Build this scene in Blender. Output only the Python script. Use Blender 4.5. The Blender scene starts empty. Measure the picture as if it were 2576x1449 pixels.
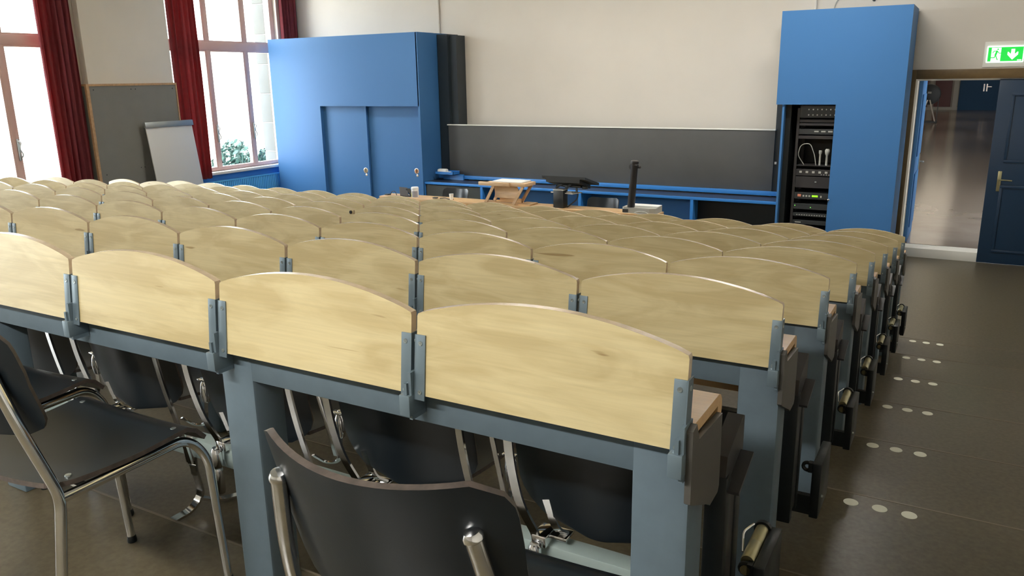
import bpy, bmesh, math, random
from mathutils import Vector, Matrix
random.seed(7)
sc = bpy.context.scene
COL = sc.collection
# ------------------------------------------------------------------ camera, world, light, exposure
yaw, pit, rol = 0.52090, -0.25643, -0.01690
cy_, sy_, cp_, sp_, cr_, sr_ = math.cos(yaw), math.sin(yaw), math.cos(pit), math.sin(pit), math.cos(rol), math.sin(rol)
fw = Vector((-sy_*cp_, cy_*cp_, sp_)); rt = Vector((cy_, sy_, 0)); up = rt.cross(fw)
r2 = rt*cr_ + up*sr_; u2 = -rt*sr_ + up*cr_
cam = bpy.data.cameras.new('camera'); co = bpy.data.objects.new('camera', cam); COL.objects.link(co)
co.matrix_world = Matrix(((r2.x, u2.x, -fw.x, 0.3806), (r2.y, u2.y, -fw.y, -1.2957), (r2.z, u2.z, -fw.z, 2.2789), (0, 0, 0, 1)))
cam.sensor_width = 36; cam.lens = 2009.69/2576*36; cam.clip_start = 0.05; cam.clip_end = 300
sc.camera = co
sc.view_settings.view_transform = 'Standard'; sc.view_settings.look = 'None'
sc.view_settings.gamma = 1; sc.view_settings.use_curve_mapping = False
sc.view_settings.exposure = 2.8
w = bpy.data.worlds.new('sky'); sc.world = w; w.use_nodes = True
nt = w.node_tree; bg = nt.nodes['Background']
bg.inputs['Color'].default_value = (0.93, 0.97, 1.0, 1); bg.inputs['Strength'].default_value = 2.6
sc.cycles.max_bounces = 10; sc.cycles.diffuse_bounces = 6; sc.cycles.glossy_bounces = 4
sc.cycles.sample_clamp_indirect = 6
sun = bpy.data.lights.new('sun', 'SUN'); sun.energy = 4; sun.color = (1, .93, .82); sun.angle = 0.01
so = bpy.data.objects.new('sun', sun); COL.objects.link(so)
so.rotation_euler = Vector((-0.05, -0.55, -0.83)).to_track_quat('-Z', 'Y').to_euler()
so.location = (-20, -30, 30)
WC = (0.20, 4.23, 8.26, -3.83)          # centres of the windows of the left wall
def area(name, loc, rot, sx, sy, e, colr=(1, 1, 1), portal=False):
    l = bpy.data.lights.new(name, 'AREA'); l.shape = 'RECTANGLE'; l.size = sx; l.size_y = sy; l.energy = e; l.color = colr
    l.cycles.is_portal = portal
    o = bpy.data.objects.new(name, l); COL.objects.link(o); o.location = loc; o.rotation_euler = rot
    return o
for y, h, es in ((-2.1, 3.3, (9, 11, 20)), (7.3, 4.25, (4, 10, 15))):  # added fill lights, out of view: brighten the near rows and right side
    for x, e in zip((-7.6, -4.4, -1.2), es):
        area('fill_light', (x, y, h), (0, 0, 0), 1.6, 0.2, e, (1, .97, .90))
for y in (15, 22, 30, 38, 46):  # added warm fill where the sky light does not reach the corridor
    area('corridor_fill', (-0.9, y, 3.9), (0, 0, 0), 1.4, 0.5, 3.5, (1, .86, .66))
# ------------------------------------------------------------------ materials
def mat(name, col, rough=.5, metal=0, spec=.5, var=0.0, vscale=6, bump=0.0, bscale=200, stretch=None, coat=0, col2=None):
    m = bpy.data.materials.new(name); m.use_nodes = True; n = m.node_tree.nodes; L = m.node_tree.links
    b = n['Principled BSDF']
    b.inputs['Base Color'].default_value = (*col, 1); b.inputs['Roughness'].default_value = rough
    b.inputs['Metallic'].default_value = metal; b.inputs['Specular IOR Level'].default_value = spec
    b.inputs['Coat Weight'].default_value = coat; b.inputs['Coat Roughness'].default_value = .15
    tc = n.new('ShaderNodeTexCoord')
    if var or col2:
        mp = n.new('ShaderNodeMapping'); L.new(tc.outputs['Object'], mp.inputs['Vector'])
        if stretch: mp.inputs['Scale'].default_value = stretch
        nz = n.new('ShaderNodeTexNoise'); nz.inputs['Scale'].default_value = vscale; nz.inputs['Detail'].default_value = 6
        L.new(mp.outputs[0], nz.inputs['Vector'])
        rp = n.new('ShaderNodeValToRGB'); L.new(nz.outputs['Fac'], rp.inputs['Fac'])
        rp.color_ramp.elements[0].position = .3; rp.color_ramp.elements[1].position = .7
        c2 = col2 or tuple(min(1, c*(1+var)) for c in col)
        c1 = col if col2 else tuple(c*(1-var) for c in col)
        rp.color_ramp.elements[0].color = (*c1, 1); rp.color_ramp.elements[1].color = (*c2, 1)
        L.new(rp.outputs[0], b.inputs['Base Color'])
    if bump:
        nb = n.new('ShaderNodeTexNoise'); nb.inputs['Scale'].default_value = bscale; nb.inputs['Detail'].default_value = 3
        L.new(tc.outputs['Object'], nb.inputs['Vector'])
        bp = n.new('ShaderNodeBump'); bp.inputs['Strength'].default_value = bump; bp.inputs['Distance'].default_value = .002
        L.new(nb.outputs['Fac'], bp.inputs['Height']); L.new(bp.outputs[0], b.inputs['Normal'])
    return m
def wood(name, c_lo, c_hi, streak, rough=.38, axis='x', scale=1.0):
    """birch veneer: broad cathedral grain, fine fibres and a few dark mineral streaks"""
    m = bpy.data.materials.new(name); m.use_nodes = True; n = m.node_tree.nodes; L = m.node_tree.links
    b = n['Principled BSDF']; b.inputs['Roughness'].default_value = rough; b.inputs['Coat Weight'].default_value = .15
    b.inputs['Coat Roughness'].default_value = .3
    tc = n.new('ShaderNodeTexCoord'); oi = n.new('ShaderNodeObjectInfo')
    ad = n.new('ShaderNodeVectorMath'); ad.operation = 'ADD'
    ml = n.new('ShaderNodeVectorMath'); ml.operation = 'SCALE'; ml.inputs[3].default_value = 37.0
    cx = n.new('ShaderNodeCombineXYZ')
    for k in range(3): L.new(oi.outputs['Random'], cx.inputs[k])
    L.new(cx.outputs[0], ml.inputs[0]); L.new(tc.outputs['Object'], ad.inputs[0]); L.new(ml.outputs[0], ad.inputs[1])
    def noise(sc_, s, det=5, dist=0):
        mp = n.new('ShaderNodeMapping'); L.new(ad.outputs[0], mp.inputs['Vector'])
        v = [sc_*scale]*3; v['xyz'.index(axis)] = sc_*s*scale; mp.inputs['Scale'].default_value = v
        nz = n.new('ShaderNodeTexNoise'); nz.inputs['Scale'].default_value = 1; nz.inputs['Detail'].default_value = det
        nz.inputs['Distortion'].default_value = dist; L.new(mp.outputs[0], nz.inputs['Vector']); return nz
    def ramp(src, p0, p1, c0, c1):
        r = n.new('ShaderNodeValToRGB'); r.color_ramp.elements[0].position = p0; r.color_ramp.elements[1].position = p1
        r.color_ramp.elements[0].color = (*c0, 1); r.color_ramp.elements[1].color = (*c1, 1); L.new(src, r.inputs['Fac']); return r
    n1 = noise(14, .22, 4, 1.2); n2 = noise(160, .03, 2); n3 = noise(40, .10, 1, .5)
    base = ramp(n1.outputs['Fac'], .40, .62, c_lo, c_hi)
    fib = ramp(n2.outputs['Fac'], .3, .7, (.93, .93, .93), (1.03, 1.03, 1.03))
    stk = ramp(n3.outputs['Fac'], .775, .80, (1, 1, 1), streak)
    mx = n.new('ShaderNodeMix'); mx.data_type = 'RGBA'; mx.blend_type = 'MULTIPLY'; mx.inputs[0].default_value = 1
    L.new(base.outputs[0], mx.inputs[6]); L.new(fib.outputs[0], mx.inputs[7])
    mz = n.new('ShaderNodeMix'); mz.data_type = 'RGBA'; mz.blend_type = 'MULTIPLY'; mz.inputs[0].default_value = 1
    L.new(mx.outputs[2], mz.inputs[6]); L.new(stk.outputs[0], mz.inputs[7])
    L.new(mz.outputs[2], b.inputs['Base Color'])
    return m
def glass(name):
    m = bpy.data.materials.new(name); m.use_nodes = True; n = m.node_tree.nodes; L = m.node_tree.links
    n.remove(n['Principled BSDF'])
    t = n.new('ShaderNodeBsdfTransparent'); g = n.new('ShaderNodeBsdfGlossy'); g.inputs['Roughness'].default_value = .02
    f = n.new('ShaderNodeFresnel'); f.inputs['IOR'].default_value = 1.45; x = n.new('ShaderNodeMixShader')
    t.inputs['Color'].default_value = (.96, .98, .98, 1)
    ge = n.new('ShaderNodeNewGeometry'); iv = n.new('ShaderNodeMath'); iv.operation = 'SUBTRACT'; iv.inputs[0].default_value = 1
    mu = n.new('ShaderNodeMath'); mu.operation = 'MULTIPLY'      # plain reflection on the outer faces only, none on the way out of the thin pane
    L.new(ge.outputs['Backfacing'], iv.inputs[1]); L.new(iv.outputs[0], mu.inputs[0]); L.new(f.outputs[0], mu.inputs[1])
    L.new(mu.outputs[0], x.inputs[0]); L.new(t.outputs[0], x.inputs[1]); L.new(g.outputs[0], x.inputs[2])
    L.new(x.outputs[0], n['Material Output'].inputs['Surface']); return m
def fabric(name):
    m = mat(name, (.20, .035, .045), .85, var=.12, vscale=15, bump=.3, bscale=400); n = m.node_tree.nodes; L = m.node_tree.links
    t = n.new('ShaderNodeBsdfTranslucent'); t.inputs['Color'].default_value = (.62, .04, .05, 1); x = n.new('ShaderNodeMixShader'); x.inputs[0].default_value = .18
    L.new(n['Principled BSDF'].outputs[0], x.inputs[1]); L.new(t.outputs[0], x.inputs[2]); L.new(x.outputs[0], n['Material Output'].inputs['Surface']); return m
def emit(name, col, s):
    m = bpy.data.materials.new(name); m.use_nodes = True; b = m.node_tree.nodes['Principled BSDF']
    b.inputs['Base Color'].default_value = (*col, 1); b.inputs['Emission Color'].default_value = (*col, 1)
    b.inputs['Emission Strength'].default_value = s; return m
M = dict(
 birch=wood('birch_veneer', (.49, .395, .205), (.60, .505, .285), (.62, .54, .46)),
 birch_edge=mat('birch_edge', (.56, .44, .30), .26, var=.10, vscale=40),
 beech=wood('beech_board', (.62, .39, .185), (.70, .46, .23), (.9, .85, .8), .4),
 beech_pale=wood('pale_beech', (.66, .44, .25), (.74, .52, .31), (.92, .88, .82), .45),
 steel=mat('blue_grey_painted_steel', (.108, .148, .178), .45, spec=.35, var=.05, vscale=25, bump=.05, bscale=600),
 steel_dk=mat('dark_bracket_steel', (.15, .20, .235), .4, metal=.3),
 plate=mat('brown_grey_end_plate', (.075, .07, .062), .45),
 screw=mat('screw', (.45, .50, .50), .35, metal=.9),
 chrome=mat('chrome', (.78, .79, .80), .10, metal=1, var=.04, vscale=30),
 black=mat('black_stained_plywood', (.008, .012, .016), .30, spec=.5, var=.15, vscale=10, bump=.03, bscale=300),
 ply_edge=mat('plywood_edge', (.065, .050, .042), .5, var=.3, vscale=60),
 black_metal=mat('black_metal', (.010, .013, .014), .4, spec=.4),
 black_grey=mat('dark_grey_metal', (.045, .043, .045), .38, metal=.3),
 brass=mat('brass_cylinder', (.46, .42, .25), .3, metal=.9),
 beam=mat('pale_grey_beam', (.30, .37, .36), .42, var=.03, vscale=20),
 blue=mat('blue_lacquer', (.046, .158, .37), .5, spec=.3, bump=.03, bscale=120),
 blue_edge=mat('blue_lacquer_edge', (.04, .22, .62), .3),
 blue_dk=mat('navy_door_paint', (.012, .035, .075), .35, bump=.05, bscale=80),
 blue_rad=mat('blue_radiator_paint', (.12, .48, .85), .35),
 blue_wall=mat('blue_parapet_paint', (.06, .25, .62), .5),
 wall=mat('cream_wall_paint', (.62, .58, .52), .85, var=.02, vscale=2, bump=.12, bscale=90),
 white=mat('white_paint', (.78, .77, .72), .5),
 ceil=mat('white_ceiling', (.75, .74, .70), .9),
 floor=mat('brown_linoleum', (.072, .058, .034), .30, spec=.35, col2=(.106, .089, .056), vscale=55, bump=.02, bscale=40),
 nosing=mat('step_nosing', (.16, .13, .09), .4),
 cfloor=mat('grey_terrazzo', (.25, .21, .18), .15, col2=(.30, .26, .23), vscale=2.0, bump=.02, bscale=3),
 dot=mat('ivory_dot', (.72, .72, .60), .6),
 slate=mat('blackboard_slate', (.078, .078, .076), .6, var=.06, vscale=3),
 slate_dk=mat('blackboard_rail', (.022, .032, .040), .4),
 benchtop=mat('dark_bench_top', (.035, .035, .045), .3),
 dkpanel=mat('charcoal_panel', (.04, .045, .042), .5),
 brown=mat('brown_door_frame', (.135, .085, .032), .4, var=.1, vscale=20),
 red=fabric('red_curtain_fabric'),
 winframe=mat('red_brown_window_paint', (.62, .42, .38), .4),
 pin=mat('grey_felt_panel', (.19, .19, .175), .8, var=.04, vscale=4, bump=.1, bscale=200),
 oak=mat('oak_trim', (.44, .27, .14), .5, var=.15, vscale=30),
 board_white=mat('flipchart_white', (.62, .62, .62), .35),
 alu=mat('aluminium_grey', (.35, .38, .38), .35, metal=.6),
 plastic_grey=mat('grey_plastic', (.42, .42, .38), .45),
 plastic_white=mat('white_plastic', (.80, .80, .78), .4),
 plastic_dark=mat('dark_plastic', (.03, .034, .036), .4),
 label_grey=mat('grey_label', (.36, .36, .40), .5),
 yellow=mat('yellow_label', (.75, .80, .04), .5),
 pink=mat('orange_pull_lining', (.55, .26, .14), .4, metal=.3),
 ring=mat('pale_ring', (.75, .68, .60), .3, metal=.5),
 creampull=mat('cream_pull_lining', (.55, .45, .28), .4, metal=.3),
 foliage=mat('bush_leaves', (.018, .055, .045), .6, var=.5, vscale=8),
 stone=mat('pale_stone', (.075, .078, .076), .8, var=.08, vscale=3),
 joint=mat('stone_joint', (.2, .2, .2), .8),
 facade=mat('pale_facade', (.62, .60, .56), .8),
 facade_win=mat('facade_window', (.10, .20, .28), .2),
 ground=mat('outside_paving', (.42, .41, .36), .9, var=.1, vscale=1),
 red_door=mat('dark_red_door', (.16, .025, .02), .4),
 green=emit('exit_green', (.01, .50, .05), .15),
 exit_white=emit('exit_white', (.80, 1.0, .88), .22),
 lcd=emit('green_display', (.30, .8, .02), .12), led=emit('green_led', (.2, 1, .1), .4), ledr=mat('red_button', (.7, .25, .15), .4),
 glass=glass('window_glass'),
)
# ------------------------------------------------------------------ mesh builder
def fillet(pts, r, n=5):
    pts = [Vector(p) for p in pts]; out = [pts[0]]
    for i in range(1, len(pts)-1):
        a, b, c = pts[i-1], pts[i], pts[i+1]; u = (a-b); v = (c-b)
        rr = r[i-1] if isinstance(r, (list, tuple)) else r
        d = min(rr, u.length*.48, v.length*.48); u.normalize(); v.normalize()
        p0, p2 = b+u*d, b+v*d
        for k in range(n+1):
            t = k/n; out.append(p0*(1-t)**2 + b*2*t*(1-t) + p2*t*t)
    out.append(pts[-1]); return out
class MB:
    def __init__(s): s.bm = bmesh.new()
    def _faces(s, fs, mi):
        for f in fs: f.material_index = mi; f.smooth = True
    def box(s, x0, x1, y0, y1, z0, z1, mi=0, bev=0, rot=None, at=None):
        r = bmesh.ops.create_cube(s.bm, size=1); vs = r['verts']
        bmesh.ops.scale(s.bm, vec=(abs(x1-x0), abs(y1-y0), abs(z1-z0)), verts=vs)
        if bev:
            es = list({e for v in vs for e in v.link_edges})
            r = bmesh.ops.bevel(s.bm, geom=es, offset=bev, segments=2, affect='EDGES', profile=.5)
            vs = list({v for f in r['faces'] for v in f.verts} | {v for v in vs if v.is_valid})
        c = Vector(((x0+x1)/2, (y0+y1)/2, (z0+z1)/2))
        if rot is not None: bmesh.ops.rotate(s.bm, cent=(0, 0, 0), matrix=rot, verts=vs)
        bmesh.ops.translate(s.bm, vec=c, verts=vs)
        fs = {f for v in vs for f in v.link_faces}; s._faces(fs, mi)
        for f in fs: f.smooth = False
        return s
    def sweep(s, path, sec, mi=0, upv=(0, 0, 1), closed=False):
        """sec: list of (a,b) offsets in the frame (side, up) carried along the path"""
        P = [Vector(p) for p in path]; n = len(P); rings = []
        t0 = (P[1]-P[0]).normalized(); u = Vector(upv)
        if abs(t0.dot(u)) > .98: u = Vector((1, 0, 0)) if abs(t0.x) < .9 else Vector((0, 1, 0))
        u = (u - t0*u.dot(t0)).normalized()
        for i in range(n):
            if closed: t = (P[(i+1) % n]-P[i-1])
            else: t = (P[min(i+1, n-1)]-P[max(i-1, 0)])
            t.normalize(); u = (u - t*u.dot(t))
            if u.length < 1e-6: u = t.orthogonal()
            u.normalize(); sd = t.cross(u)
            rings.append([s.bm.verts.new(P[i] + sd*a + u*b) for a, b in sec])
        m = len(sec); fs = []
        for i in range(n if closed else n-1):
            A, B = rings[i], rings[(i+1) % n]
            for k in range(m): fs.append(s.bm.faces.new((A[k], A[(k+1) % m], B[(k+1) % m], B[k])))
        if not closed: fs.append(s.bm.faces.new(rings[0][::-1])); fs.append(s.bm.faces.new(rings[-1]))
        s._faces(fs, mi); return s
    def tube(s, path, r, mi=0, seg=12, closed=False):
        return s.sweep(path, [(r*math.cos(2*math.pi*k/seg), r*math.sin(2*math.pi*k/seg)) for k in range(seg)], mi, closed=closed)
    def bar(s, path, wd, th, mi=0, upv=(0, 0, 1)):
        a, b = wd/2, th/2
        return s.sweep(path, [(-a, -b), (a, -b), (a, b), (-a, b)], mi, upv)
    def prism(s, poly, axis, a, b, mi=0):
        """poly in the two other axes, in order (x,y,z without axis)"""
        def mk(p, t):
            q = list(p); q.insert('xyz'.index(axis), t); return s.bm.verts.new(q)
        A = [mk(p, a) for p in poly]; B = [mk(p, b) for p in poly]; n = len(poly); fs = [s.bm.faces.new(A[::-1]), s.bm.faces.new(B)]
        for k in range(n): fs.append(s.bm.faces.new((A[k], A[(k+1) % n], B[(k+1) % n], B[k])))
        s._faces(fs, mi); return s
    def lathe(s, prof, c, axis='z', mi=0, seg=24):
        """prof: (radius, height) list"""
        c = Vector(c); rings = []
        ax = Vector({'x': (1, 0, 0), 'y': (0, 1, 0), 'z': (0, 0, 1)}[axis]) if isinstance(axis, str) else Vector(axis).normalized()
        e1 = ax.orthogonal().normalized(); e2 = ax.cross(e1)
        for r, h in prof:
            rings.append([s.bm.verts.new(c + ax*h + (e1*math.cos(2*math.pi*k/seg) + e2*math.sin(2*math.pi*k/seg))*max(r, 1e-4)) for k in range(seg)])
        fs = []
        for A, B in zip(rings, rings[1:]):
            for k in range(seg): fs.append(s.bm.faces.new((A[k], A[(k+1) % seg], B[(k+1) % seg], B[k])))
        fs.append(s.bm.faces.new(rings[0][::-1])); fs.append(s.bm.faces.new(rings[-1]))
        s._faces(fs, mi); return s
    def sheet(s, grid, th, mi=0, mi_edge=None):
        """grid[i][j] of points, thickened along the local normal"""
        R, C = len(grid), len(grid[0]); G = [[Vector(p) for p in row] for row in grid]; A = []; B = []
        for i in range(R):
            ra, rb = [], []
            for j in range(C):
                du = G[min(i+1, R-1)][j]-G[max(i-1, 0)][j]; dv = G[i][min(j+1, C-1)]-G[i][max(j-1, 0)]
                nn = du.cross(dv); nn.normalize()
                ra.append(s.bm.verts.new(G[i][j]+nn*th/2)); rb.append(s.bm.verts.new(G[i][j]-nn*th/2))
            A.append(ra); B.append(rb)
        fs = []
        for i in range(R-1):
            for j in range(C-1):
                fs.append(s.bm.faces.new((A[i][j], A[i+1][j], A[i+1][j+1], A[i][j+1])))
                fs.append(s.bm.faces.new((B[i][j], B[i][j+1], B[i+1][j+1], B[i+1][j])))
        es = []
        for i in range(R-1):
            es.append(s.bm.faces.new((A[i][0], B[i][0], B[i+1][0], A[i+1][0]))); es.append(s.bm.faces.new((A[i][-1], A[i+1][-1], B[i+1][-1], B[i][-1])))
        for j in range(C-1):
            es.append(s.bm.faces.new((A[0][j], A[0][j+1], B[0][j+1], B[0][j]))); es.append(s.bm.faces.new((A[-1][j], B[-1][j], B[-1][j+1], A[-1][j+1])))
        s._faces(fs, mi); s._faces(es, mi if mi_edge is None else mi_edge); return s
    def shear_yz(s, z0, k):
        for v in s.bm.verts: v.co.y += (v.co.z-z0)*k
        return s
    def build(s, name, mats, parent=None, local=False, angle=35):
        if not isinstance(mats, (list, tuple)): mats = [mats]
        bmesh.ops.remove_doubles(s.bm, verts=s.bm.verts, dist=1e-6)
        bmesh.ops.recalc_face_normals(s.bm, faces=s.bm.faces)
        me = bpy.data.meshes.new(name)
        if parent is not None: off = Vector((0, 0, 0)) if local else origin(parent)
        elif local: off = Vector((0, 0, 0))
        else:
            xs = [v.co for v in s.bm.verts]
            off = Vector(((min(v.x for v in xs)+max(v.x for v in xs))/2, (min(v.y for v in xs)+max(v.y for v in xs))/2, min(v.z for v in xs)))
        bmesh.ops.translate(s.bm, vec=-off, verts=s.bm.verts)
        s.bm.to_mesh(me); s.bm.free()
        for m in mats: me.materials.append(M[m])
        me.set_sharp_from_angle(angle=math.radians(angle))
        o = bpy.data.objects.new(name, me); COL.objects.link(o)
        if parent is not None: o.parent = parent
        else: o.location = off
        return o
def origin(o):
    v = Vector(o.location)
    while o.parent: o = o.parent; v += Vector(o.location)
    return v
def tag(o, label, cat, group=None):
    o['label'] = label; o['category'] = cat
    if group: o['group'] = group
    return o
def root(name, loc, label, cat, group=None, rz=0):
    o = bpy.data.objects.new(name, None); COL.objects.link(o); o.location = loc; o.rotation_euler.z = rz
    o.empty_display_size = .1
    return tag(o, label, cat, group)
def struct(o): o['kind'] = 'structure'; return o
def dup(o, parent=None):
    c = o.copy(); COL.objects.link(c); c.parent = parent
    for ch in list(o.children): dup(ch, c)
    return c
PI = math.pi
# ------------------------------------------------------------------ room shell
XL, XR, YF, YB, ZC = -10.4, 1.9, 9.85, -6.0, 4.6
TR = lambda i: .93-.1163*(i-1)          # tread height of row i (1..8)
ROWY = lambda i: .8203*(i-1)
NOSE = .145
prof = [(YB, TR(1))]
for i in range(1, 9):
    y = ROWY(i)+NOSE; prof.append((y, TR(i))); prof.append((y, TR(i+1) if i < 8 else 0))
prof += [(YF+.02, 0), (YF+.02, -.15), (YB, -.15)]
struct(MB().prism(prof, 'x', XL, XR).build('floor', 'floor', angle=20))
for i in range(1, 9):
    y = ROWY(i)+NOSE
    struct(MB().box(XL+.01, XR-.01, y-.006, y+.002, TR(i)-.012, TR(i)+.0012).build('trim_%d' % i, 'nosing'))
struct(MB().box(XL-.4, XR+.3, YB-.3, 10.15, ZC, ZC+.2).build('ceiling', 'ceil'))
struct(MB().box(XR, XR+.25, YB, 10.15, -.15, ZC).build('wall_right', 'wall'))
struct(MB().box(XL-.25, XR+.25, YB-.25, YB, -.15, ZC).build('wall_back', 'wall'))
DX0, DX1, DH = -.305, 1.45, 2.19
wf = MB(); wf.box(XL-.25, DX0, YF, YF+.28, -.15, ZC); wf.box(DX0, DX1, YF, YF+.28, DH, ZC); wf.box(DX1, XR, YF, YF+.28, -.15, ZC)
struct(wf.build('wall_front', 'wall'))
# left wall: blue parapets under the windows, cream piers and lintels
WH = 1.16                                # half width of a window opening
SZ, TZ = .87, 4.15
wl = MB(); edges = sorted(WC); prev = YB
for c in edges:
    if c-WH > prev: wl.box(XL-.30, XL, prev, c-WH, -.15, ZC)
    wl.box(XL-.22, XL-.06, c-WH, c+WH, -.15, SZ, mi=1); wl.box(XL-.30, XL, c-WH, c+WH, TZ, ZC); prev = c+WH
wl.box(XL-.30, XL, prev, YF+.28, -.15, ZC)
struct(wl.build('wall_left', ['wall', 'blue_wall']))
# pilaster between the two visible windows
struct(MB().box(XL, XL+.12, 5.68, 7.06, 0, ZC, bev=.004).build('trim_9', 'wall'))
def window(n, c):
    x0, x1 = XL-.16, XL-.08
    f = MB(); yl, yr = c-WH, c+WH
    f.box(x0, x1, yl, yl+.07, SZ, TZ); f.box(x0, x1, yr-.07, yr, SZ, TZ); f.box(x0, x1, yl+.07, yr-.07, SZ, SZ+.045, bev=.005); f.box(x0, x1, yl+.07, yr-.07, TZ-.06, TZ)
    f.box(x0-.01, x1+.012, yl+.07, yr-.07, 2.80, 2.93, bev=.008)
    for m in (-.33, .455):
        f.box(x0, x1+.006, c+m-.035, c+m+.035, SZ+.045, TZ-.06, bev=.006)
    fo = struct(f.build('window_%d' % n, 'winframe'))
    cols = [(yl+.07, c-.33-.035), (c-.33+.035, c+.455-.035), (c+.455+.035, yr-.07)]
    for a, b in cols:                   # sashes and panes
        for z0, z1 in ((SZ+.045, 2.80), (2.93, TZ-.06)):
            s = MB(); w_ = .022
            s.box(x0+.01, x1, a, a+w_, z0, z1); s.box(x0+.01, x1, b-w_, b, z0, z1)
            s.box(x0+.01, x1, a+w_, b-w_, z0, z0+w_); s.box(x0+.01, x1, a+w_, b-w_, z1-w_, z1)
            so_ = s.build('sash', 'winframe', fo)
            MB().box(x0+.035, x0+.041, a+w_, b-w_, z0+w_, z1-w_).build('pane', 'glass', so_)
    for m in (-.31, .475):              # curled espagnolette handles at the mullions
        h = MB(); y = c+m; h.tube(fillet([(x1+.02, y-.01, 1.60), (x1+.06, y+.02, 1.58), (x1+.05, y-.01, 1.50), (x1+.05, y+.03, 1.42), (x1+.03, y+.02, 1.38)], .03), .008, 0, 8)
        h.box(x1, x1+.03, y-.012, y+.012, 1.34, 1.62, bev=.004); h.build('window_handle', 'alu', fo)
    sl = MB(); sl.box(XL-.10, XL+.05, yl-.03, yr+.03, SZ-.045, SZ, bev=.006); sl.build('window_sill', 'white', fo)
for n, c in enumerate((WC[2], WC[1], WC[0], WC[3])): window(n+1, c)
# door: frame, closed right leaf, open left leaf, riser up to the corridor
df = MB(); y0, y1 = YF-.03, YF+.02
df.box(DX0-.085, DX0, y0, y1, 0, DH+.11, bev=.004); df.box(DX1, DX1+.085, y0, y1, 0, DH+.11, bev=.004); df.box(DX0, DX1, y0, y1, DH, DH+.11, bev=.004)
struct(df.build('trim_10', 'brown'))
dj = MB(); dj.box(DX0, DX0+.02, YF+.02, YF+.28, .12, DH); dj.box(DX0+.02, DX1, YF+.05, YF+.28, DH-.02, DH)
struct(dj.build('trim_11', 'white'))
def leaf_panels(m, x0, x1, z0, z1, ya, yb):
    m.box(x0, x1, ya, yb, z0, z1, bev=.003)
    W = x1-x0
    for a, b in ((.14, .95), (1.22, 2.02)):
        p = MB
        # raised moulding frames on both faces
        for yy, s_ in ((ya, -1), (yb, 1)):
            xa, xb, za, zb = x0+.14, x1-.14, z0+a, z0+b; t = .03; d = .014
            q0, q1 = (yy-d, yy+.001) if s_ < 0 else (yy-.001, yy+d)
            m.box(xa, xb, q0, q1, za, za+t, bev=.004); m.box(xa, xb, q0, q1, zb-t, zb, bev=.004)
            m.box(xa, xa+t, q0, q1, za+t, zb-t, bev=.004); m.box(xb-t, xb, q0, q1, za+t, zb-t, bev=.004)
def handle(parent, x, z, y, d):
    h = MB(); h.box(x-.02, x+.02, y-.008, y, z-.14, z+.10, bev=.006); h.tube([(x, y, z), (x, y-.05, z)], .009, 0, 10)
    h.tube(fillet([(x, y-.05, z), (x+d*.06, y-.055, z), (x+d*.13, y-.045, z-.006)], .02), .009, 0, 10)
    return h.build('door_handle', 'brass', parent)
d1 = MB(); leaf_panels(d1, .575, DX1-.005, .002, DH-.01, YF+.0, YF+.045); d1o = struct(d1.build('door_1', 'blue_dk'))
handle(d1o, .70, 1.02, YF, 1)
d2 = MB(); d2.box(DX0+.025, DX0+.07, YF+.30, YF+1.17, .13, DH-.02, bev=.003)
for a, b in ((.30, 1.0), (1.22, 2.0)): d2.box(DX0+.07, DX0+.084, YF+.42, YF+1.05, a, b, bev=.006)
d2o = struct(d2.build('door_2', 'blue'))
hh = MB(); hh.box(DX0+.07, DX0+.08, YF+1.07, YF+1.11, .95, 1.2, bev=.004); hh.tube([(DX0+.08, YF+1.09, 1.1), (DX0+.13, YF+1.09, 1.1), (DX0+.13, YF+.97, 1.1)], .009, 0, 8)
hh.build('door_handle', 'alu', d2o)
struct(MB().box(DX0, .575, YF+.0, YF+.28, -.01, .115, bev=.004).build('trim_12', 'white'))
# corridor beyond the door
struct(MB().box(-2.9, 4.2, YF+.28, 52.6, -.10, .12).build('floor_corridor', 'cfloor'))
cw = MB(); cw.box(-3.1, -2.9, YF+.28, 52.6, -.1, 4.2); struct(cw.build('wall_corridor_left', 'wall'))
struct(MB().box(4.2, 4.4, YF+.28, 52.6, -.1, 4.2).build('wall_corridor_right', 'wall'))
struct(MB().box(-3.1, 4.4, YF+.28, 52.6, 4.2, 4.35).build('ceiling_corridor', 'ceil'))
struct(MB().box(-3.1, 4.4, 52, 52.3, -.1, 4.2).build('wall_corridor_end', 'wall'))
fd = MB(); fd.box(-.62, 1.92, 51.93, 52.0, .12, 3.6, mi=0)
for xa in (-.5, .72):
    for a, b in ((.45, 1.55), (1.85, 3.2)):
        for q in ((xa+.1, xa+1.0, a, a+.06), (xa+.1, xa+1.0, b-.06, b), (xa+.1, xa+.16, a, b), (xa+.94, xa+1.0, a, b)): fd.box(q[0], q[1], 51.90, 51.93, q[2], q[3])
fdo = struct(fd.build('door_3', 'blue')); kp = MB(); kp.box(.55, .61, 51.88, 51.93, 1.15, 1.55); kp.box(.69, .75, 51.88, 51.93, 1.15, 1.55); kp.box(.75, .95, 51.85, 51.88, 1.38, 1.42); kp.build('door_handle', 'ring', fdo)
struct(MB().box(-1.86, -1.0, 51.92, 52.0, .30, 3.6).build('door_4', 'red_door'))
struct(MB().box(-.90, -.66, 51.8, 52.0, .12, 4.2).build('trim_13', 'white'))
struct(MB().box(-2.12, -1.93, 51.8, 52.0, .12, 4.2).build('trim_14', 'white'))
struct(MB().box(-2.55, -2.2, 51.95, 52.0, .12, 4.2).build('door_5', 'red_door'))
struct(MB().box(-2.9, -.62, 51.93, 52.0, .12, .28).build('baseboard_corridor', 'white'))
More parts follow.
